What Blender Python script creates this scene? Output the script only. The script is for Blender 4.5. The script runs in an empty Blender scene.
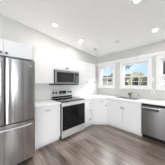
import bpy, bmesh, math, random
from mathutils import Vector, Matrix
random.seed(7)
sc = bpy.context.scene
COL = sc.collection
PI = math.pi
# ------------------------------------------------------------------ camera
cam = bpy.data.cameras.new('camera')
cam_o = bpy.data.objects.new('camera', cam); COL.objects.link(cam_o)
cam_o.location = (2.659, -3.375, 1.363)
cam_o.rotation_euler = (PI/2, 0, math.radians(46.576))
cam.sensor_width = 36.0
cam.lens = 95.58/165*36
cam.shift_y = 1.16/165
cam.clip_start = 0.02
sc.camera = cam_o
# ------------------------------------------------------------------ view and sky
sc.view_settings.view_transform = 'Standard'
sc.view_settings.look = 'None'
sc.view_settings.gamma = 1.0
sc.view_settings.use_curve_mapping = False
sc.view_settings.exposure = 0.43
sc.cycles.use_denoising = True
sc.cycles.max_bounces = 10
sc.cycles.diffuse_bounces = 6
sc.cycles.sample_clamp_indirect = 8.0

W = bpy.data.worlds.new('sky'); sc.world = W; W.use_nodes = True
wn = W.node_tree.nodes; wl = W.node_tree.links
for n in list(wn): wn.remove(n)
w_out = wn.new('ShaderNodeOutputWorld'); w_bg = wn.new('ShaderNodeBackground')
w_tc = wn.new('ShaderNodeTexCoord'); w_sep = wn.new('ShaderNodeSeparateXYZ')
w_ramp = wn.new('ShaderNodeValToRGB'); w_noise = wn.new('ShaderNodeTexNoise'); w_mix = wn.new('ShaderNodeMixRGB')
w_nr = wn.new('ShaderNodeValToRGB')
wl.new(w_tc.outputs['Generated'], w_sep.inputs[0]); wl.new(w_sep.outputs['Z'], w_ramp.inputs[0])
els = w_ramp.color_ramp.elements
els[0].position = 0.0; els[0].color = (0.60, 0.72, 0.85, 1)
els[1].position = 1.0; els[1].color = (1.9, 2.1, 2.5, 1)
e = els.new(0.10); e.color = (0.47, 0.64, 0.86, 1)
e = els.new(0.24); e.color = (0.47, 0.64, 0.86, 1)
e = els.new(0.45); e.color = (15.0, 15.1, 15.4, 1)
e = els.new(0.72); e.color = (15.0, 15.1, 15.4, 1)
w_noise.inputs['Scale'].default_value = 5.0; w_noise.inputs['Detail'].default_value = 5
wl.new(w_tc.outputs['Generated'], w_noise.inputs['Vector'])
w_nr.color_ramp.elements[0].position = 0.50; w_nr.color_ramp.elements[0].color = (0, 0, 0, 1)
w_nr.color_ramp.elements[1].position = 0.66; w_nr.color_ramp.elements[1].color = (0.8, 0.8, 0.8, 1)
wl.new(w_noise.outputs['Fac'], w_nr.inputs[0]); wl.new(w_nr.outputs[0], w_mix.inputs[0])
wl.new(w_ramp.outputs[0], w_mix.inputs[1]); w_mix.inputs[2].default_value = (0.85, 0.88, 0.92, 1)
w_mix.blend_type = 'LIGHTEN'
w_side = wn.new('ShaderNodeMapRange'); w_side.interpolation_type = 'SMOOTHSTEP'
w_side.inputs[1].default_value = 0.1; w_side.inputs[2].default_value = 0.5; w_side.inputs[3].default_value = 0.0; w_side.inputs[4].default_value = 1.0
wl.new(w_sep.outputs['Y'], w_side.inputs[0])
w_half = wn.new('ShaderNodeMixRGB'); w_half.inputs[1].default_value = (0.47, 0.64, 0.86, 1)
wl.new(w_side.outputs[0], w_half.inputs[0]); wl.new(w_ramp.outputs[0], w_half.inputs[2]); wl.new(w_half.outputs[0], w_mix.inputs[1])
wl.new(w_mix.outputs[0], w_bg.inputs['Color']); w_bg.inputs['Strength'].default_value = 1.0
wl.new(w_bg.outputs[0], w_out.inputs['Surface'])

def lamp(name, kind, loc, rot, energy, color=(1, 1, 1), parent=None, **kw):
    l = bpy.data.lights.new(name, kind); l.energy = energy; l.color = color
    for k, v in kw.items(): setattr(l, k, v)
    o = bpy.data.objects.new(name, l); COL.objects.link(o)
    o.location = loc; o.rotation_euler = rot
    if parent: o.parent = parent
    return o
# the sun stands behind the house and lights the garden
lamp('sun', 'SUN', (0, -20, 20), (math.radians(40), 0, math.radians(-25)), 1.8, (1, 0.95, 0.88), angle=math.radians(1))
# added fill light, set at unseen glass doors and a tall right-wall window
lamp('added_fill_doors', 'AREA', (3.75, -5.99, 1.15), (math.radians(90), 0, 0), 37, (0.97, 0.985, 1.0), shape='RECTANGLE', size=2.1, size_y=2.0)
lamp('added_fill_right', 'AREA', (5.19, -4.75, 1.30), (math.radians(90), 0, math.radians(90)), 52, (0.97, 0.985, 1.0), shape='RECTANGLE', size=1.7, size_y=1.9)

lamp('added_streak_fridge', 'AREA', (5.19, -2.5, 1.45), (math.radians(90), 0, math.radians(90)), 9, (0.97, 0.985, 1.0), shape='RECTANGLE', size=0.45, size_y=1.2)  # added light, reflected as a bright streak in the refrigerator
lamp('added_streak_dishwasher', 'AREA', (1.62, -5.99, 1.1), (math.radians(90), 0, 0), 9, (0.97, 0.985, 1.0), shape='RECTANGLE', size=0.2, size_y=1.9)  # added light, meant to streak the dishwasher door

# ------------------------------------------------------------------ materials
def mat(name, color, rough=0.5, metal=0.0, var=0.03, scale=6.0, stretch=(1, 1, 1), bump=0.0, bscale=80, emit=None, aniso=0.0, arot=0.0, **kw):
    m = bpy.data.materials.new(name); m.use_nodes = True
    nt = m.node_tree; b = nt.nodes['Principled BSDF']
    tc = nt.nodes.new('ShaderNodeTexCoord'); mp = nt.nodes.new('ShaderNodeMapping')
    mp.inputs['Scale'].default_value = stretch
    nz = nt.nodes.new('ShaderNodeTexNoise'); nz.inputs['Scale'].default_value = scale; nz.inputs['Detail'].default_value = 4
    rp = nt.nodes.new('ShaderNodeValToRGB')
    c = Vector(color)
    rp.color_ramp.elements[0].position = 0.3; rp.color_ramp.elements[1].position = 0.7
    rp.color_ramp.elements[0].color = (*(c*(1-var)), 1); rp.color_ramp.elements[1].color = (*[min(1, x*(1+var)) for x in c], 1)
    L = nt.links.new
    L(tc.outputs['Object'], mp.inputs[0]); L(mp.outputs[0], nz.inputs['Vector']); L(nz.outputs['Fac'], rp.inputs[0])
    L(rp.outputs[0], b.inputs['Base Color'])
    b.inputs['Roughness'].default_value = rough; b.inputs['Metallic'].default_value = metal
    if bump:
        n2 = nt.nodes.new('ShaderNodeTexNoise'); n2.inputs['Scale'].default_value = bscale
        L(mp.outputs[0], n2.inputs['Vector'])
        bp = nt.nodes.new('ShaderNodeBump'); bp.inputs['Strength'].default_value = bump; bp.inputs['Distance'].default_value = 0.01
        L(n2.outputs['Fac'], bp.inputs['Height']); L(bp.outputs[0], b.inputs['Normal'])
    if emit:
        b.inputs['Emission Color'].default_value = (*emit[0], 1); b.inputs['Emission Strength'].default_value = emit[1]
    for k, v in kw.items(): b.inputs[k.replace('_', ' ')].default_value = v
    if aniso:
        tg = nt.nodes.new('ShaderNodeTangent'); tg.direction_type = 'RADIAL'; tg.axis = 'Z'
        L(tg.outputs[0], b.inputs['Tangent']); b.inputs['Anisotropic'].default_value = aniso; b.inputs['Anisotropic Rotation'].default_value = arot
    return m

M = {}
M['wall'] = mat('wall paint', (0.575, 0.571, 0.559), 0.75, var=0.015, bump=0.04, bscale=150)
M['ceiling'] = mat('ceiling paint', (0.86, 0.86, 0.86), 0.85, var=0.012, bump=0.08, bscale=60)
M['trim'] = mat('trim paint', (0.80, 0.80, 0.795), 0.4, var=0.01)
M['cab'] = mat('white cabinet paint', (0.86, 0.86, 0.857), 0.38, var=0.012)
M['cabside'] = mat('white cabinet carcass', (0.82, 0.82, 0.818), 0.45, var=0.012)
M['counter'] = mat('white quartz', (0.94, 0.938, 0.932), 0.2, var=0.012, scale=5, stretch=(1, 1.7, 1))
M['splash'] = mat('white quartz panel', (0.86, 0.858, 0.85), 0.3, var=0.012)
M['steel'] = mat('brushed steel', (0.53, 0.53, 0.535), 0.2, 1.0, var=0.28, scale=2.2, stretch=(9, 9, 0.25), aniso=0.75, arot=0.25, bump=0.06, bscale=1.2)  # brush grain plus painted vertical streaks standing in for reflections
M['steel_bright'] = mat('bright steel', (0.78, 0.78, 0.78), 0.36, 0.6, var=0.05, scale=8, stretch=(1, 1, 12))
M['steel_dw'] = mat('dark brushed steel', (0.33, 0.33, 0.335), 0.24, 1.0, var=0.08, scale=8, stretch=(12, 12, 0.4), aniso=0.75, arot=0.25)
M['steel_mw'] = mat('microwave steel', (0.46, 0.46, 0.465), 0.28, 1.0, var=0.06, scale=8, stretch=(1, 1, 12))
M['steel_sink'] = mat('sink steel', (0.62, 0.62, 0.62), 0.34, 1.0, var=0.06, scale=10)
M['chrome'] = mat('chrome', (0.70, 0.70, 0.71), 0.12, 1.0, var=0.01)
M['nickel'] = mat('dark nickel', (0.20, 0.195, 0.19), 0.32, 1.0, var=0.03)
M['black'] = mat('black enamel', (0.010, 0.010, 0.011), 0.3, var=0.1, Specular_IOR_Level=0.3)
M['blackglass'] = mat('black glass', (0.008, 0.008, 0.009), 0.06, var=0.1, Specular_IOR_Level=0.3)
M['ovenglass'] = mat('oven glass', (0.010, 0.010, 0.011), 0.10, var=0.1, Specular_IOR_Level=0.25)
M['mwglass'] = mat('dark screened glass', (0.035, 0.035, 0.036), 0.2, var=0.1, Specular_IOR_Level=0.35)
M['charcoal'] = mat('charcoal plastic', (0.045, 0.045, 0.047), 0.5, var=0.08)
M['grey'] = mat('grey print', (0.30, 0.30, 0.30), 0.5)
M['white_plastic'] = mat('white plastic', (0.74, 0.74, 0.73), 0.4, var=0.01)
M['vinyl'] = mat('white vinyl', (0.78, 0.78, 0.78), 0.4, var=0.01)
M['lens'] = mat('lamp lens', (0.9, 0.9, 0.88), 0.4, emit=((1, 0.97, 0.92), 9.0))
M['lens_dim'] = mat('unlit lamp lens', (0.42, 0.42, 0.41), 0.4, var=0.02)
M['grass'] = mat('lawn', (0.20, 0.20, 0.11), 0.9, var=0.35, scale=2.5, bump=0.3)
M['stucco'] = mat('beige stucco', (0.46, 0.41, 0.385), 0.9, var=0.06, bump=0.1)
M['roof'] = mat('grey brown shingles', (0.075, 0.064, 0.060), 1.0, var=0.2, scale=14, Specular_IOR_Level=0.0)
M['bark'] = mat('bark', (0.16, 0.11, 0.075), 0.9, var=0.3, scale=12)
M['leaf_dark'] = mat('dark leaves', (0.030, 0.036, 0.018), 0.6, var=0.5, scale=3)
M['leaf_mid'] = mat('olive leaves', (0.11, 0.12, 0.06), 0.6, var=0.45, scale=3)
M['leaf_pale'] = mat('pale yellow green leaves', (0.42, 0.41, 0.24), 0.6, var=0.35, scale=3)
M['leaf_brown'] = mat('brown green leaves', (0.075, 0.062, 0.036), 0.6, var=0.4, scale=3)

def glass_mat():
    m = bpy.data.materials.new('window glass'); m.use_nodes = True
    nt = m.node_tree; b = nt.nodes['Principled BSDF']; out = nt.nodes['Material Output']
    t = nt.nodes.new('ShaderNodeBsdfTransparent'); g = nt.nodes.new('ShaderNodeBsdfGlossy'); mx = nt.nodes.new('ShaderNodeMixShader')
    g.inputs['Roughness'].default_value = 0.02; mx.inputs[0].default_value = 0.05
    nt.links.new(t.outputs[0], mx.inputs[1]); nt.links.new(g.outputs[0], mx.inputs[2]); nt.links.new(mx.outputs[0], out.inputs[0])
    nt.nodes.remove(b)
    return m
M['glass'] = glass_mat()

def floor_mat():
    m = bpy.data.materials.new('vinyl plank floor'); m.use_nodes = True
    nt = m.node_tree; b = nt.nodes['Principled BSDF']; L = nt.links.new
    tc = nt.nodes.new('ShaderNodeTexCoord')
    br = nt.nodes.new('ShaderNodeTexBrick')
    br.inputs['Scale'].default_value = 1.0; br.inputs['Brick Width'].default_value = 1.2; br.inputs['Row Height'].default_value = 0.15
    br.inputs['Mortar Size'].default_value = 0.002; br.inputs['Mortar Smooth'].default_value = 0.2; br.offset = 0.37; br.offset_frequency = 2
    br.inputs['Color1'].default_value = (0.0, 0.0, 0.0, 1); br.inputs['Color2'].default_value = (1, 1, 1, 1); br.inputs['Mortar'].default_value = (0.0, 0, 0, 1)
    L(tc.outputs['Object'], br.inputs['Vector'])
    rp = nt.nodes.new('ShaderNodeValToRGB')
    rp.color_ramp.elements[0].color = (0.040, 0.028, 0.021, 1); rp.color_ramp.elements[1].color = (0.375, 0.29, 0.243, 1)
    mp = nt.nodes.new('ShaderNodeMapping'); mp.inputs['Scale'].default_value = (1.1, 13, 1)
    nz = nt.nodes.new('ShaderNodeTexNoise'); nz.inputs['Scale'].default_value = 2.2; nz.inputs['Detail'].default_value = 6; nz.inputs['Roughness'].default_value = 0.6
    L(tc.outputs['Object'], mp.inputs[0]); L(mp.outputs[0], nz.inputs['Vector'])
    add = nt.nodes.new('ShaderNodeMath'); add.operation = 'MULTIPLY_ADD'
    add.inputs[1].default_value = 0.52
    nr = nt.nodes.new('ShaderNodeMapRange'); nr.inputs[1].default_value = 0.3; nr.inputs[2].default_value = 0.7; nr.inputs[3].default_value = -0.12; nr.inputs[4].default_value = 0.60
    L(nz.outputs['Fac'], nr.inputs[0])
    bw = nt.nodes.new('ShaderNodeRGBToBW'); L(br.outputs['Color'], bw.inputs[0])
    L(bw.outputs[0], add.inputs[0]); L(nr.outputs[0], add.inputs[2]); L(add.outputs[0], rp.inputs[0])
    L(rp.outputs[0], b.inputs['Base Color'])
    b.inputs['Roughness'].default_value = 0.28
    b.inputs['Coat Weight'].default_value = 0.8; b.inputs['Coat Roughness'].default_value = 0.28
    bp = nt.nodes.new('ShaderNodeBump'); bp.inputs['Strength'].default_value = 0.08; bp.inputs['Distance'].default_value = 0.005
    L(nz.outputs['Fac'], bp.inputs['Height']); L(bp.outputs[0], b.inputs['Normal'])
    return m
M['floor'] = floor_mat()

# ------------------------------------------------------------------ mesh helpers
def box(bm, x0, x1, y0, y1, z0, z1, bev=0.0, T=None):
    r = bmesh.ops.create_cube(bm, size=1.0)
    vs = r['verts']
    for v in vs:
        v.co = Vector((x0+(v.co.x+.5)*(x1-x0), y0+(v.co.y+.5)*(y1-y0), z0+(v.co.z+.5)*(z1-z0)))
    if bev > 0:
        es = list({e for v in vs for e in v.link_edges})
        rb = bmesh.ops.bevel(bm, geom=es, offset=bev, segments=2, affect='EDGES', profile=0.5)
        vs = list({v for f in rb['faces'] for v in f.verts} | {v for v in vs if v.is_valid})
    if T:
        for v in vs: v.co = T(v.co)
    return vs
def lathe(bm, prof, T, n=16):
    """prof = (radius, height) pairs; height runs along local z, T places the points"""
    rings = []
    for r, h in prof:
        if r < 1e-6: rings.append([bm.verts.new(T(Vector((0, 0, h))))])
        else: rings.append([bm.verts.new(T(Vector((r*math.cos(2*PI*k/n), r*math.sin(2*PI*k/n), h)))) for k in range(n)])
    for a, b in zip(rings, rings[1:]):
        for k in range(n):
            k2 = (k+1) % n
            q = []
            for v in (a[k % len(a)], a[k2 % len(a)], b[k2 % len(b)], b[k % len(b)]):
                if v not in q: q.append(v)
            if len(q) > 2: bm.faces.new(q)
def tube(bm, pts, rad, n=10, T=None):
    pts = [Vector(p) for p in pts]
    rings = []; up = Vector((0.31, 0.17, 0.93)).normalized()
    for i, p in enumerate(pts):
        d = (pts[min(i+1, len(pts)-1)]-pts[max(i-1, 0)]).normalized()
        a = d.cross(up).normalized(); b = d.cross(a)
        r = rad[i] if isinstance(rad, (list, tuple)) else rad
        rings.append([bm.verts.new((T or (lambda c: c))(p+a*r*math.cos(2*PI*k/n)+b*r*math.sin(2*PI*k/n))) for k in range(n)])
    for a, b in zip(rings, rings[1:]):
        for k in range(n): bm.faces.new((a[k], a[(k+1) % n], b[(k+1) % n], b[k]))
    bm.faces.new(rings[0]); bm.faces.new(rings[-1])
def prism(bm, poly, z0, z1, bev=0.0):
    lo = [bm.verts.new((x, y, z0)) for x, y in poly]; hi = [bm.verts.new((x, y, z1)) for x, y in poly]
    bm.faces.new(lo); bm.faces.new(hi)
    n = len(poly)
    es = []
    for k in range(n): bm.faces.new((lo[k], lo[(k+1) % n], hi[(k+1) % n], hi[k]))
    if bev:
        es = [e for v in hi for e in v.link_edges if e.verts[0] in hi and e.verts[1] in hi]
        bmesh.ops.bevel(bm, geom=list(set(es)), offset=bev, segments=2, affect='EDGES')
def world_of(o):
    loc = Vector(o.location)
    while o.parent: o = o.parent; loc += Vector(o.location)
    return loc
def make(name, bm, m, parent=None, local=False, smooth=False):
    """links bm as ONE mesh object; the mesh is given in world coordinates unless local"""
    bmesh.ops.recalc_face_normals(bm, faces=bm.faces[:])
    org = Vector((0, 0, 0))
    if parent is not None and not local: org = world_of(parent)
    loc = Vector((0, 0, 0))
    if not local:
        xs = [v.co for v in bm.verts]
        c = Vector(((min(v.x for v in xs)+max(v.x for v in xs))/2, (min(v.y for v in xs)+max(v.y for v in xs))/2, min(v.z for v in xs)))
        for v in bm.verts: v.co -= c
        loc = c-org
    me = bpy.data.meshes.new(name); bm.to_mesh(me); bm.free()
    if smooth:
        for p in me.polygons: p.use_smooth = True
        try: me.set_sharp_from_angle(angle=math.radians(40))
        except Exception: pass
    me.materials.append(M[m] if isinstance(m, str) else m)
    o = bpy.data.objects.new(name, me); COL.objects.link(o)
    o.location = loc
    if parent is not None: o.parent = parent
    return o
def thing(name, label, cat, loc, group=None):
    o = bpy.data.objects.new(name, None); COL.objects.link(o); o.location = loc
    o.empty_display_size = 0.1
    o['label'] = label; o['category'] = cat
    if group: o['group'] = group
    return o
def tag(o, label, cat, group=None):
    o['label'] = label; o['category'] = cat
    if group: o['group'] = group
    return o
def struct(o): o['kind'] = 'structure'; return o
def onebox(name, m, parent, *a, bev=0.0, T=None):
    bm = bmesh.new(); box(bm, *a, bev=bev, T=T); return make(name, bm, m, parent)

# ------------------------------------------------------------------ the room
XR, YF = 5.2, -6.0
CZ, SL = 2.53, 0.0935
def cz(y): return CZ - SL*y
struct(onebox('floor', 'floor', None, -0.12, XR+.12, YF-.12, 0.12, -0.08, 0.0))
bm = bmesh.new()
vv = [bm.verts.new(c) for c in ((-0.12, .12, cz(.12)), (XR+.12, .12, cz(.12)), (XR+.12, YF-.12, cz(YF-.12)), (-0.12, YF-.12, cz(YF-.12)))]
v2 = [bm.verts.new(v.co+Vector((0, 0, .1))) for v in vv]
bm.faces.new(vv); bm.faces.new(v2)
for k in range(4): bm.faces.new((vv[k], vv[(k+1) % 4], v2[(k+1) % 4], v2[k]))
struct(make('ceiling', bm, 'ceiling'))
def side_wall(name, x0, x1, openings):
    bm = bmesh.new()
    ys = [YF-.12]+[v for o in openings for v in o[:2]]+[0.0]
    def slab(ya, yb, z0, z1):
        r = box(bm, x0, x1, ya, yb, z0, 1)
        for v in r:
            if v.co.z > .99: v.co.z = cz(v.co.y)+.02 if z1 is None else z1
    for k in range(0, len(ys), 2): slab(ys[k], ys[k+1], 0, None)
    for ya, yb, za, zb in openings: 
        if za > 0: slab(ya, yb, 0, za)
        slab(ya, yb, zb, None)
    return struct(make(name, bm, 'wall'))
side_wall('wall_left', -0.12, 0.0, [])
side_wall('wall_right', XR, XR+.12, [(-5.65, -3.85, 0.3, 2.3), (-2.75, -2.25, 0.8, 2.1)])
# window wall with three openings
WINS = [(0.20, 0.795), (1.165, 1.945), (2.215, 2.995)]
WZ0, WZ1 = 1.245, 2.055
bm = bmesh.new()
xs = [-0.12]+[v for w in WINS for v in w]+[XR+.12]
for k in range(0, len(xs), 2): box(bm, xs[k], xs[k+1], 0, .12, 0, cz(0)+.0)
for a, b in WINS:
    box(bm, a, b, 0, .12, 0, WZ0); box(bm, a, b, 0, .12, WZ1, cz(0))
struct(make('wall_back', bm, 'wall'))
# wall behind the camera with openings for the added glazing
bm = bmesh.new()
box(bm, -0.12, 1.50, YF-.12, YF, 0, cz(YF)); box(bm, 1.74, 2.65, YF-.12, YF, 0, cz(YF)); box(bm, 1.50, 1.74, YF-.12, YF, 0, .1); box(bm, 1.50, 1.74, YF-.12, YF, 2.1, cz(YF)); box(bm, 4.85, XR+.12, YF-.12, YF, 0, cz(YF)); box(bm, 2.65, 4.85, YF-.12, YF, 2.2, cz(YF))
struct(make('wall_front', bm, 'wall'))
# ledge moulding over the windows
bm = bmesh.new()
box(bm, 0.0, XR, -.045, 0.0, 2.165, 2.232, bev=.006); box(bm, 0.0, XR, -.02, 0.0, 2.135, 2.165, bev=.003)
struct(make('trim_1', bm, 'trim'))

def window(n, a, b, cols):
    r = bpy.data.objects.new('window_%d' % n, None); COL.objects.link(r); r.location = ((a+b)/2, 0, WZ0); struct(r)
    cw = 0.085
    bm = bmesh.new()
    box(bm, a-cw, a, -.022, 0.0, WZ0-.06, WZ1+cw-.01, bev=.003); box(bm, b, b+cw, -.022, 0.0, WZ0-.06, WZ1+cw-.01, bev=.003)
    box(bm, a, b, -.022, 0.0, WZ1, WZ1+cw-.01, bev=.003)
    make('casing', bm, 'trim', r)
    onebox('sill', 'trim', r, a-cw-.01, b+cw+.01, -.045, 0.06, WZ0-.06, WZ0-.0, bev=.004)
    bm = bmesh.new()
    for x0, x1, z0, z1 in ((a, a+.022, WZ0, WZ1), (b-.022, b, WZ0, WZ1), (a+.022, b-.022, WZ1-.02, WZ1), (a+.022, b-.022, WZ0, WZ0+.012)):
        box(bm, x0, x1, .03, .11, z0, z1)
    make('jamb', bm, 'vinyl', r)
    mid = 1.60
    for nm, z0, z1, yy in (('upper_sash', mid-.015, WZ1-.02, .085), ('lower_sash', WZ0+.012, mid+.015, .055)):
        bm = bmesh.new(); s = .024; q = 1.9 if nm == 'lower_sash' else 1
        x0, x1 = a+.022, b-.022
        box(bm, x0, x0+s, yy, yy+.03, z0, z1); box(bm, x1-s, x1, yy, yy+.03, z0, z1)
        box(bm, x0+s, x1-s, yy, yy+.03, z0, z0+s*q); box(bm, x0+s, x1-s, yy, yy+.03, z1-s, z1)
        for k in range(1, cols if (nm == 'lower_sash' or cols == 2) else 1):
            xm = x0+s+(x1-x0-2*s)*k/cols
            box(bm, xm-.007, xm+.007, yy+.008, yy+.022, z0+s*q, z1-s)
        zm = (z0+z1)/2
        if nm == 'lower_sash' and cols == 3: box(bm, x0+s, x1-s, yy+.009, yy+.021, zm-.007, zm+.007)
        so = make(nm, bm, 'vinyl', r)
        onebox('pane', 'glass', so, x0+s-.002, x1-s+.002, yy+.013, yy+.017, z0+s*q-.002, z1-s+.002)
        if nm == 'lower_sash':
            for xq in ((a+.75*0+ (b-a)*.25+a*0), (b-a)*.75):
                onebox('sash_lock', 'vinyl', so, a+xq-.025, a+xq+.025, yy-.012, yy, z1-.02, z1-.004, bev=.003)
window(1, *WINS[0], 2); window(2, *WINS[1], 3); window(3, *WINS[2], 3)
# unseen glazing, added to carry the fill lights and streak reflections
def added_glazing(name, x0, x1, y0, y1, z0, z1, along):
    r = bpy.data.objects.new(name, None); COL.objects.link(r); r.location = ((x0+x1)/2, (y0+y1)/2, z0); struct(r)
    bm = bmesh.new(); f = .05
    if along == 'x':
        for a, b in ((x0, x0+f), ((x0+x1)/2-f/2, (x0+x1)/2+f/2), (x1-f, x1)): box(bm, a, b, y0, y1, z0, z1)
        for a, b in ((z0, z0+f), (z1-f, z1)): box(bm, x0, x1, y0, y1, a, b)
    else:
        for a, b in ((y0, y0+f), ((y0+y1)/2-f/2, (y0+y1)/2+f/2), (y1-f, y1)): box(bm, x0, x1, a, b, z0, z1)
        for a, b in ((z0, z0+f), (z1-f, z1)): box(bm, x0, x1, y0, y1, a, b)
    make('frame', bm, 'vinyl', r)
    if along == 'x': onebox('pane', 'glass', r, x0+f, x1-f, (y0+y1)/2-.003, (y0+y1)/2+.003, z0+f, z1-f)
    else: onebox('pane', 'glass', r, (x0+x1)/2-.003, (x0+x1)/2+.003, y0+f, y1-f, z0+f, z1-f)
added_glazing('added_door_1', 2.65, 4.85, YF-.10, YF-.03, 0.0, 2.2, 'x')
added_glazing('window_5', XR+.03, XR+.10, -2.75, -2.25, 0.8, 2.1, 'y')  # added for its reflection in the refrigerator steel
added_glazing('window_6', 1.50, 1.74, YF-.10, YF-.03, 0.1, 2.1, 'x')  # narrow sidelight added for its reflection in the dishwasher
added_glazing('window_4', XR+.03, XR+.10, -5.65, -3.85, 0.3, 2.3, 'y')

# ------------------------------------------------------------------ cabinets
def T_left(y0): return lambda c: Vector((c.y, y0+c.x, c.z))       # faces +x, width runs along +y
def T_back(x0): return lambda c: Vector((x0+c.x, -c.y, c.z))      # faces -y, width runs along +x
def knob(parent, T, u, v, z):
    bm = bmesh.new()
    lathe(bm, [(0.0, 0.0), (.009, 0.0), (.008, .012), (.018, .016), (.020, .022), (.016, .029), (0.0, .031)],
          lambda c: T(Vector((u+c.x, v+c.z, z+c.y))), 12)
    make('knob', bm, 'nickel', parent, smooth=True)
def pull(parent, T, u, v, z, w=.10):
    bm = bmesh.new()
    tube(bm, [(u-w/2, v, z), (u-w/2, v+.022, z), (u-w/2+.008, v+.03, z), (u+w/2-.008, v+.03, z), (u+w/2, v+.022, z), (u+w/2, v, z)], .006, 8, T)
    make('pull', bm, 'nickel', parent, smooth=True)
def cabinet(name, label, T, w, d, z0, z1, fronts, base=False, group=None, cat='cabinet', hollow=False):
    o = T(Vector((w/2, d/2, 0))); o.z = z0
    r = thing(name, label, cat, o, group)
    toe = 0.075 if base else 0.0
    if hollow:
        bm = bmesh.new(); t = .018
        for a in ((.001, t, .002, d-.02, z0+toe, z1), (w-t, w-.001, .002, d-.02, z0+toe, z1), (t, w-t, .002, d-.02, z0+toe, z0+toe+t), (t, w-t, .002, t, z0+toe+t, z1), (t, w-t, d-.04, d-.02, z0+toe+t, z1)): box(bm, *a, T=T)
        make('body', bm, 'cabside', r)
    else: onebox('body', 'cabside', r, 0.001, w-.001, 0.002, d-.02, z0+toe, z1, bev=.002, T=T)
    if base: onebox('toe_kick', 'cabside', r, 0.001, w-.001, 0.03, d-.05, 0, toe, T=T)
    for kind, u0, u1, za, zb, hw in fronts:
        f = onebox(kind, 'cab', r, u0+.003, u1-.003, d-.02, d, za+.003, zb-.003, bev=.003, T=T)
        if hw:
            if hw[0] == 'knob': knob(f, T, hw[1], d, hw[2])
            else: pull(f, T, hw[1], d, hw[2], hw[3] if len(hw) > 3 else .1)
    return r
UT = 2.105
# left wall, upper row
cabinet('wall_cabinet', 'deep white two-door cabinet above the stainless refrigerator', T_left(-3.70), .915, .61, 1.83, UT,
        [('door', 0, .463, 1.83, UT, ('knob', .425, 1.875)), ('door', .463, .915, 1.83, UT, ('knob', .50, 1.875))], group='white wall cabinets')
tag(onebox('end_panel', 'cab', None, 0.002, .63, -2.783, -2.752, 0, UT, bev=.002), 'tall white panel standing against the right side of the refrigerator', 'panel')
cabinet('wall_cabinet', 'white single-door wall cabinet between the refrigerator panel and the microwave', T_left(-2.75), .55, .33, 1.365, UT,
        [('door', 0, .55, 1.365, UT, None)], group='white wall cabinets')
cabinet('wall_cabinet', 'short white two-door cabinet directly above the microwave', T_left(-2.196), .806, .33, 1.738, UT,
        [('door', 0, .403, 1.738, UT, ('knob', .37, 1.80)), ('door', .403, .806, 1.738, UT, ('knob', .436, 1.80))], group='white wall cabinets')
cabinet('wall_cabinet', 'narrow white wall cabinet touching the right side of the microwave', T_left(-1.386), .42, .33, 1.365, UT,
        [('door', 0, .42, 1.365, UT, ('knob', .395, 1.42))], group='white wall cabinets')
cabinet('wall_cabinet', 'last white wall cabinet, nearest the corner window', T_left(-.963), .48, .33, 1.365, UT,
        [('door', 0, .48, 1.365, UT, ('knob', .40, 1.42))], group='white wall cabinets')
# left wall, base row
cabinet('base_cabinet', 'white base cabinet between refrigerator and range with a top-centre pull', T_left(-2.75), .578, .61, 0, .875,
        [('door', 0, .578, .08, .87, ('pull', .27, .78, .11))], True, 'white base cabinets')
cabinet('base_cabinet', 'white three-drawer base cabinet right beside the range', T_left(-1.40), .455, .61, 0, .875,
        [('drawer', 0, .455, .63, .87, ('knob', .28, .735)), ('drawer', 0, .455, .40, .63, ('knob', .28, .52)), ('drawer', 0, .455, .08, .40, ('knob', .28, .24))], True, 'white base cabinets')
# diagonal corner base
def diagonal():
    r = thing('base_cabinet', 'white corner base cabinet with a slanted face, drawer over door', 'cabinet', (.3, -.3, 0), 'white base cabinets')
    bm = bmesh.new(); q = .018
    prism(bm, [(.002, -.002), (.002, -.942), (.595, -.942), (.942, -.595), (.942, -.002)], .075, .875); make('body', bm, 'cabside', r)
    bm = bmesh.new(); prism(bm, [(.03, -.03), (.03, -.942), (.555, -.942), (.942, -.555), (.942, -.03)], 0, .075); make('toe_kick', bm, 'cabside', r)
    s = math.sqrt(.5)
    A = Vector((.600, -.944, 0)); L = .344/s
    T = lambda c: A+Vector((s*c.x+s*c.y, s*c.x-s*c.y, c.z))
    d = onebox('drawer', 'cab', r, .004, L-.004, -.004, .014, .722, .868, bev=.003, T=T); pull(d, T, L*.55, .014, .785, .10)
    d = onebox('door', 'cab', r, .004, L-.004, -.004, .014, .082, .718, bev=.003, T=T); knob(d, T, L*.88, .014, .645)
diagonal()
cabinet('base_cabinet', 'wide white base cabinet under the sink with two doors', T_back(.946), .974, .61, 0, .875,
        [('panel', 0, .974, .70, .87, None), ('door', 0, .487, .08, .70, ('knob', .455, .655)), ('door', .487, .974, .08, .70, ('knob', .52, .655))], True, 'white base cabinets', hollow=True)
cabinet('base_cabinet', 'white base cabinet to the right of the dishwasher', T_back(2.532), .62, .61, 0, .875,
        [('drawer', 0, .62, .70, .87, ('knob', .31, .785)), ('door', 0, .62, .08, .70, ('knob', .06, .655))], True, 'white base cabinets')
# worktops
tag(onebox('worktop', 'counter', None, 0.002, .645, -2.75, -2.168, .876, .914, bev=.004), 'short white worktop between refrigerator and range', 'worktop', 'white worktops')
SX0, SX1, SY0, SY1 = 1.10, 1.76, -.50, -.13
bm = bmesh.new()
prism(bm, [(.002, -.002), (.002, -1.400), (.645, -1.400), (.645, -.958), (.958, -.645), (SX0, -.645), (SX0, -.002)], .876, .914)
box(bm, SX0, SX1, -.645, SY0, .876, .914); box(bm, SX0, SX1, SY1, -.002, .876, .914); box(bm, SX1, 3.16, -.645, -.002, .876, .914)
bmesh.ops.remove_doubles(bm, verts=bm.verts[:], dist=1e-5)
tag(make('worktop', bm, 'counter'), 'long white worktop turning the corner under the windows', 'worktop', 'white worktops')

tag(onebox('backsplash', 'splash', None, 0.0005, .0075, -2.75, -.002, .915, 1.3645), 'smooth white backsplash panel between the worktop and the wall cabinets', 'backsplash')
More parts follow.
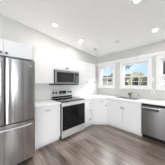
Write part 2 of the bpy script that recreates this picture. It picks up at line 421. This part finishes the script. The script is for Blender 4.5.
# ------------------------------------------------------------------ sink and taps
r = thing('kitchen_sink', 'stainless double-bowl sink set into the white worktop under the window', 'sink', ((SX0+SX1)/2, (SY0+SY1)/2, .74))
def bowl(x0, x1, y0, y1):
    bm = bmesh.new(); t = .006; zb = .74; zt = .905
    box(bm, x0, x0+t, y0, y1, zb, zt); box(bm, x1-t, x1, y0, y1, zb, zt); box(bm, x0+t, x1-t, y0, y0+t, zb, zt); box(bm, x0+t, x1-t, y1-t, y1, zb, zt)
    box(bm, x0+t, x1-t, y0+t, y1-t, zb, zb+t)
    b = make('bowl', bm, 'steel_sink', r)
    bm = bmesh.new(); cx, cy = (x0+x1)/2, (y0+y1)/2
    lathe(bm, [(0, 0), (.042, 0), (.042, .004), (.030, .004), (.026, .002), (0, .002)], lambda c: Vector((cx, cy, zb+t))+c, 16)
    make('drain', bm, 'chrome', b, smooth=True)
xm = (SX0+SX1)/2
bowl(SX0+.004, xm-.012, SY0+.004, SY1-.004); bowl(xm+.012, SX1-.004, SY0+.004, SY1-.004)
bm = bmesh.new()
for a in ((SX0-.012, SX1+.012, SY0-.012, SY0+.004), (SX0-.012, SX1+.012, SY1-.004, SY1+.012), (SX0-.012, SX0+.004, SY0+.004, SY1-.004), (SX1-.004, SX1+.012, SY0+.004, SY1-.004), (xm-.012, xm+.012, SY0+.004, SY1-.004)):
    box(bm, *a, .9145, .918)
make('rim', bm, 'steel_sink', r)
fx, fy = 1.46, -.075
r = thing('faucet', 'chrome single-lever faucet behind the sink', 'faucet', (fx, fy, .914))
P0 = Vector((fx, fy, .914))
bm = bmesh.new(); lathe(bm, [(0, 0), (.034, 0), (.034, .008), (.026, .014), (.024, .07), (.022, .085), (0, .09)], lambda c: P0+c, 16); make('base', bm, 'nickel', r, smooth=True)
bm = bmesh.new()
tube(bm, [(fx, fy, .985), (fx, fy-.02, 1.03), (fx, fy-.06, 1.062), (fx, fy-.11, 1.065), (fx, fy-.155, 1.045), (fx, fy-.175, 1.01)], [.020, .019, .017, .016, .016, .017], 10); make('spout', bm, 'nickel', r, smooth=True)
bm = bmesh.new(); tube(bm, [(fx, fy, .995), (fx+.02, fy+.01, 1.04), (fx+.05, fy+.02, 1.085)], [.018, .012, .011], 8); make('lever', bm, 'nickel', r, smooth=True)
sx, sy = 1.70, -.075
r = thing('side_sprayer', 'small chrome sprayer on the worktop to the right of the faucet', 'sprayer', (sx, sy, .914))
P1 = Vector((sx, sy, .914))
bm = bmesh.new(); lathe(bm, [(0, 0), (.025, 0), (.025, .006), (.017, .012), (.015, .035), (0, .035)], lambda c: P1+c, 14); make('holder', bm, 'chrome', r, smooth=True)
bm = bmesh.new(); tube(bm, [(sx, sy, .945), (sx, sy, .985), (sx, sy-.006, 1.02), (sx, sy-.02, 1.04)], [.010, .011, .014, .012], 10); make('spray_head', bm, 'nickel', r, smooth=True)

# ------------------------------------------------------------------ refrigerator
FY0, FY1 = -3.70, -2.818
r = thing('refrigerator', 'stainless steel french-door refrigerator with a bottom freezer drawer', 'refrigerator', (.42, (FY0+FY1)/2, 0))
onebox('body', 'charcoal', r, .04, .77, FY0+.006, FY1-.006, .025, 1.745, bev=.004)
for yy in (FY0+.06, FY1-.06):
    for xx in (.12, .70):
        bm = bmesh.new(); lathe(bm, [(0, 0), (.025, 0), (.02, .03), (0, .03)], lambda c, xx=xx, yy=yy: Vector((xx, yy, 0))+c, 10); make('foot', bm, 'black', r)
onebox('grille', 'black', r, .70, .775, FY0+.02, FY1-.02, .02, .085)
def curved_door(name, y0, y1, z0, z1, parent, xb=.778, xf=.838, bulge=.014, yc=None, half=None):
    yc = (FY0+FY1)/2; half = (FY1-FY0)/2
    bm = bmesh.new(); N = 10; cols = []
    for k in range(N+1):
        y = y0+(y1-y0)*k/N
        x = xf+bulge*(1-((y-yc)/half)**2)
        e = min(k, N-k)
        if e == 0: x -= .008
        cols.append((bm.verts.new((xb, y, z0)), bm.verts.new((x, y, z0)), bm.verts.new((x, y, z1)), bm.verts.new((xb, y, z1))))
    for a, b in zip(cols, cols[1:]):
        for k in range(4): bm.faces.new((a[k], a[(k+1) % 4], b[(k+1) % 4], b[k]))
    bm.faces.new(cols[0]); bm.faces.new(cols[-1])
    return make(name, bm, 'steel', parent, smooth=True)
ys = -3.235
onebox('gap_shade', 'black', r, .772, .832, ys-.009, ys+.009, .752, 1.75)  # black strip added to paint the gap between the doors dark
onebox('gap_shade', 'black', r, .772, .832, FY0+.01, FY1-.004, .7385, .7515)  # same painted shade for the gap above the freezer drawer
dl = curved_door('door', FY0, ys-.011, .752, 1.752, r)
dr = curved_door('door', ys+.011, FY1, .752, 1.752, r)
onebox('badge', 'steel_bright', dr, .839, .8435, FY1-.10, FY1-.06, 1.66, 1.675)
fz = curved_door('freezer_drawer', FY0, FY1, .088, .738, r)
bm = bmesh.new(); pts = []
for k in range(17):
    t = k/16; y = FY0+.05+(FY1-FY0-.10)*t
    pts.append((.838+.014*(1-((y-(FY0+FY1)/2)/.441)**2)+.036*min(1, 8*min(t, 1-t))-.004, y, .672+.008*math.sin(PI*t)))
tube(bm, pts, .012, 10); make('handle', bm, 'steel_bright', fz, smooth=True)

# ------------------------------------------------------------------ range
RY0, RY1 = -2.164, -1.404
r = thing('range', 'freestanding stainless electric range with a black glass oven door', 'range', (.35, (RY0+RY1)/2, 0))
onebox('body', 'black', r, .02, .635, RY0+.002, RY1-.002, .03, .905, bev=.003)
for yy in (RY0+.05, RY1-.05):
    for xx in (.08, .58):
        bm = bmesh.new(); lathe(bm, [(0, 0), (.02, 0), (.016, .035), (0, .035)], lambda c, xx=xx, yy=yy: Vector((xx, yy, 0))+c, 10); make('foot', bm, 'black', r)
ct = onebox('cooktop', 'blackglass', r, .085, .672, RY0, RY1, .904, .926, bev=.004)
for bx, by, br in ((.24, RY0+.20, .08), (.24, RY1-.20, .095), (.50, RY0+.20, .105), (.50, RY1-.20, .08)):
    bm = bmesh.new()
    lathe(bm, [(br-.004, 0), (br, 0), (br, .0006), (br-.004, .0006), (br-.004, 0)], lambda c, bx=bx, by=by: Vector((bx, by, .9262))+c, 32); make('burner_ring', bm, 'grey', ct)
bg = onebox('backguard', 'steel_bright', r, .015, .082, RY0+.004, RY1-.004, .905, 1.178, bev=.006)
onebox('vent_strip', 'black', bg, .078, .088, RY0+.02, RY1-.02, .935, .985)
ds = onebox('display', 'black', bg, .0795, .0855, RY0+.255, RY1-.25, 1.05, 1.145, bev=.002)
for k in range(3):
    for j in range(2):
        onebox('button', 'grey', ds, .0853, .0868, RY0+.285+.035*k, RY0+.305+.035*k, 1.07+.03*j, 1.084+.03*j)
for ky in (RY0+.075, RY0+.165, RY1-.165, RY1-.075):
    bm = bmesh.new()
    lathe(bm, [(0, 0), (.033, 0), (.033, .004), (.026, .006), (.024, .026), (.018, .03), (0, .03)], lambda c, ky=ky: Vector((.081+c.z, ky+c.x, 1.095+c.y)), 16); k = make('control_knob', bm, 'black', bg, smooth=True)
    onebox('pointer', 'grey', k, .1105, .1125, ky-.003, ky+.003, 1.10, 1.118)
od = onebox('oven_door', 'steel_bright', r, .637, .678, RY0+.004, RY1-.004, .222, .897, bev=.004)
onebox('oven_window', 'ovenglass', od, .676, .683, RY0+.006, RY1-.006, .226, .808, bev=.002)
onebox('window_tint', 'blackglass', od, .6832, .6838, RY0+.13, RY1-.13, .36, .66)
bm = bmesh.new()
tube(bm, [(.67, RY0+.05, .845), (.715, RY0+.052, .85), (.724, RY0+.075, .85), (.724, RY1-.075, .85), (.715, RY1-.052, .85), (.67, RY1-.05, .845)], .012, 10); make('handle', bm, 'steel_bright', od, smooth=True)
onebox('storage_drawer', 'steel_bright', r, .637, .68, RY0+.004, RY1-.004, .045, .212, bev=.004)

# ------------------------------------------------------------------ microwave
MY0, MY1 = -2.194, -1.392
r = thing('microwave', 'stainless over-the-range microwave under the short cabinet', 'microwave', (.2, (MY0+MY1)/2, 1.324))
onebox('body', 'charcoal', r, .012, .375, MY0, MY1, 1.332, 1.732, bev=.003)
onebox('vent_grille', 'steel_mw', r, .375, .402, MY0, MY1, 1.695, 1.732, bev=.003)
dm = onebox('door', 'steel_mw', r, .375, .41, MY0, MY1-.165, 1.365, 1.692, bev=.004)
onebox('window_frame', 'black', dm, .4095, .4125, MY0+.04, MY1-.205, 1.40, 1.672, bev=.001)
onebox('window', 'mwglass', dm, .4125, .4138, MY0+.085, MY1-.265, 1.425, 1.635)
bm = bmesh.new(); hy = MY1-.187
tube(bm, [(.405, hy, 1.395), (.438, hy, 1.405), (.447, hy, 1.43), (.447, hy, 1.63), (.438, hy, 1.655), (.405, hy, 1.665)], .012, 10); make('handle', bm, 'black', dm, smooth=True)
cp = onebox('control_panel', 'steel_mw', r, .375, .409, MY1-.163, MY1, 1.365, 1.692, bev=.004)
onebox('keypad', 'charcoal', cp, .4088, .4098, MY1-.15, MY1-.015, 1.385, 1.605)
onebox('display', 'black', cp, .409, .411, MY1-.15, MY1-.015, 1.612, 1.672)
for i in range(3):
    for j in range(5):
        onebox('button', 'grey', cp, .4096, .4108, MY1-.138+.04*i, MY1-.108+.04*i, 1.40+.04*j, 1.425+.04*j)
onebox('bottom_panel', 'black', r, .02, .40, MY0+.002, MY1-.002, 1.324, 1.3325)

# ------------------------------------------------------------------ dishwasher
DX0, DX1 = 1.924, 2.526
r = thing('dishwasher', 'stainless steel dishwasher with a bar handle, right of the sink cabinet', 'dishwasher', ((DX0+DX1)/2, -.31, 0))
onebox('body', 'charcoal', r, DX0+.004, DX1-.004, -.585, -.03, .10, .868)
onebox('toe_kick', 'black', r, DX0+.004, DX1-.004, -.55, -.06, 0.0, .10)
ds = onebox('door', 'steel_dw', r, DX0+.003, DX1-.003, -.632, -.587, .105, .818, bev=.006)
onebox('control_strip', 'black', r, DX0+.003, DX1-.003, -.622, -.587, .823, .868, bev=.004)
onebox('grip_recess', 'charcoal', ds, DX0+.07, 2.272, -.634, -.628, .712, .80, bev=.002)
bm = bmesh.new()
tube(bm, [(DX0+.04, -.628, .782), (DX0+.04, -.668, .785), (DX0+.052, -.678, .785), (2.275, -.678, .785), (2.29, -.668, .785), (2.29, -.628, .782)], .012, 10); make('handle', bm, 'steel_bright', ds, smooth=True)

# ------------------------------------------------------------------ wall plates
def plate(label, x, z, kind):
    r = thing(kind, label, 'wall plate', (x, 0, z-.058))
    onebox('cover_plate', 'white_plastic', r, x-.036, x+.036, -.006, -.0005, z-.058, z+.058, bev=.002)
    if kind == 'light_switch': onebox('rocker', 'white_plastic', r, x-.016, x+.016, -.011, -.006, z-.033, z+.033, bev=.002)
    else:
        for dz in (-.022, .022): onebox('socket', 'grey', r, x-.013, x+.013, -.0075, -.006, z+dz-.012, z+dz+.012, bev=.001)
plate('white light switch on the wall between the two right windows', 2.045, 1.49, 'light_switch')
plate('white power outlet below the light switch, between the right windows', 2.045, 1.14, 'power_outlet')

# ------------------------------------------------------------------ ceiling lamps
def downlight(label, x, y, lit=True, watts=5):
    r = thing('recessed_downlight', label, 'ceiling light', (x, y, cz(y)), 'recessed ceiling downlights')
    r.rotation_euler = (-math.atan(SL), 0, 0)
    bm = bmesh.new(); I = lambda c: c
    lathe(bm, [(.048, -.001), (.068, -.001), (.070, -.005), (.050, -.010), (.046, -.005), (.048, -.001)], I, 28); make('trim_ring', bm, 'white_plastic', r, local=True, smooth=True)
    bm = bmesh.new(); lathe(bm, [(0, -.002), (.047, -.002), (.047, -.006), (.036, -.009), (0, -.011)], I, 24); make('lens', bm, 'lens' if lit else 'lens_dim', r, local=True, smooth=True)
    if lit: lamp('lamp_glow', 'AREA', (0, 0, -.02), (0, 0, 0), watts, (1, .95, .88), r, shape='DISK', size=.085)
downlight('lit recessed downlight in front of the cabinet left of the microwave', .579, -2.298)
downlight('lit recessed downlight above the range', .515, -1.408)
downlight('unlit recessed downlight nearest the corner of the two walls', .514, -.698, False)
downlight('lit recessed downlight above the dishwasher', 2.211, -.664, watts=2.5)
downlight('lit recessed downlight at the top edge of the view, nearest the camera', 2.153, -1.706, watts=3)
r = thing('smoke_detector', 'small round white smoke detector on the sloped ceiling', 'smoke detector', (1.344, -.701, cz(-.701)))
r.rotation_euler = (-math.atan(SL), 0, 0)
bm = bmesh.new(); lathe(bm, [(0, -.001), (.055, -.001), (.055, -.012), (.048, -.028), (.03, -.034), (0, -.034)], lambda c: c, 24); make('housing', bm, 'white_plastic', r, local=True, smooth=True)
bm = bmesh.new(); lathe(bm, [(.049, -.016), (.056, -.016), (.056, -.020), (.049, -.020), (.049, -.016)], lambda c: c, 24); make('vent_ring', bm, 'grey', r, local=True)

# ------------------------------------------------------------------ outside
bm = bmesh.new()
box(bm, -40, 40, .6, 60, -.5, -.3)
struct(make('ground', bm, 'grass'))
def foliage(bm, c, rad, n, s):
    c = Vector(c)
    for _ in range(n):
        d = Vector((random.gauss(0, 1), random.gauss(0, 1), random.gauss(0, 1))).normalized()
        p = c+Vector((d.x*rad[0], d.y*rad[1], d.z*rad[2]))*(random.random()**.4)
        a = Vector((random.gauss(0, 1), random.gauss(0, 1), random.gauss(0, 1))).normalized(); b = a.orthogonal().normalized()
        q = s*random.uniform(.6, 1.3)
        bm.faces.new([bm.verts.new(p+a*q), bm.verts.new(p+b*q*.5), bm.verts.new(p-a*q), bm.verts.new(p-b*q*.5)])
def plant(name, label, x, y, top, rad, m, n, s, trunk=True, cat='tree', group=None, clear=0.0):
    r = thing(name, label, cat, (x, y, -.3), group)
    hz = (top-clear)/2
    bm = bmesh.new(); tube(bm, [(x, y, -.3), (x+.04, y, (clear+hz)*.5), (x, y+.03, clear+hz)], [.13, .10, .06] if trunk else [.05, .04, .02], 8); make('trunk' if trunk else 'stem', bm, 'bark', r, smooth=True)
    bm = bmesh.new(); foliage(bm, (x, y, clear+hz), (rad, rad, hz), n, s)
    foliage(bm, (x+rad*.4, y-.2, clear+hz*1.2), (rad*.6, rad*.6, hz*.6), n//3, s)
    make('foliage', bm, m, r)
G = 'plants in the garden beyond the windows'
plant('tree', 'dark leafy tree whose branches hang over the top left of the middle window', -.70, 4.0, 4.6, 1.1, 'leaf_dark', 1500, .10, group=G, clear=2.35)
plant('tree', 'pale yellow-green tree behind the shrubs in the middle window', -1.9, 11.5, 3.05, 1.2, 'leaf_pale', 2200, .12, True, 'tree', G, .2)
plant('shrub', 'dark shrub at the lower left of the middle window', -2.1, 7.8, 2.05, .45, 'leaf_dark', 1300, .08, False, 'shrub', G, -.3)
plant('shrub', 'dark shrub in the centre of the middle window', -.95, 8.2, 2.2, .45, 'leaf_dark', 1300, .08, False, 'shrub', G, -.3)
plant('shrub', 'olive shrub at the lower right of the middle window', .15, 7.9, 2.2, .5, 'leaf_mid', 1500, .09, False, 'shrub', G, -.3)
plant('tree', 'brown-green tree filling the right window', 1.95, 7.5, 4.0, 1.1, 'leaf_brown', 2000, .12, True, 'tree', G, .9)
plant('shrub', 'dark shrub low in the right window', 1.7, 5.6, 1.35, .75, 'leaf_dark', 1200, .10, False, 'shrub', G, -.3)
plant('tree', 'green tree beyond the roof in the left window', -10.2, 22.0, 5.0, 1.7, 'leaf_mid', 1500, .2, True, 'tree', G, 1.5)
r = thing('neighbour_house', 'beige single-storey house seen through the left window', 'house', (-10, 17, -.3))
onebox('wall', 'stucco', r, -15, -5.0, 14.0, 20.0, -.3, 2.45)
bm = bmesh.new()
vs = [bm.verts.new(c) for c in ((-15.4, 13.5, 2.4), (-4.6, 13.5, 2.4), (-4.6, 20.5, 2.4), (-15.4, 20.5, 2.4), (-15.4, 17, 3.35), (-4.6, 17, 3.35))]
for f in ((0, 1, 5, 4), (2, 3, 4, 5), (0, 3, 2, 1), (0, 4, 3), (1, 2, 5)): bm.faces.new([vs[k] for k in f])
make('roof', bm, 'roof', r)
wf = onebox('window', 'vinyl', r, -8.1, -7.1, 13.95, 14.01, 1.7, 2.3)
onebox('pane', 'blackglass', wf, -8.02, -7.18, 13.93, 13.951, 1.78, 2.22)
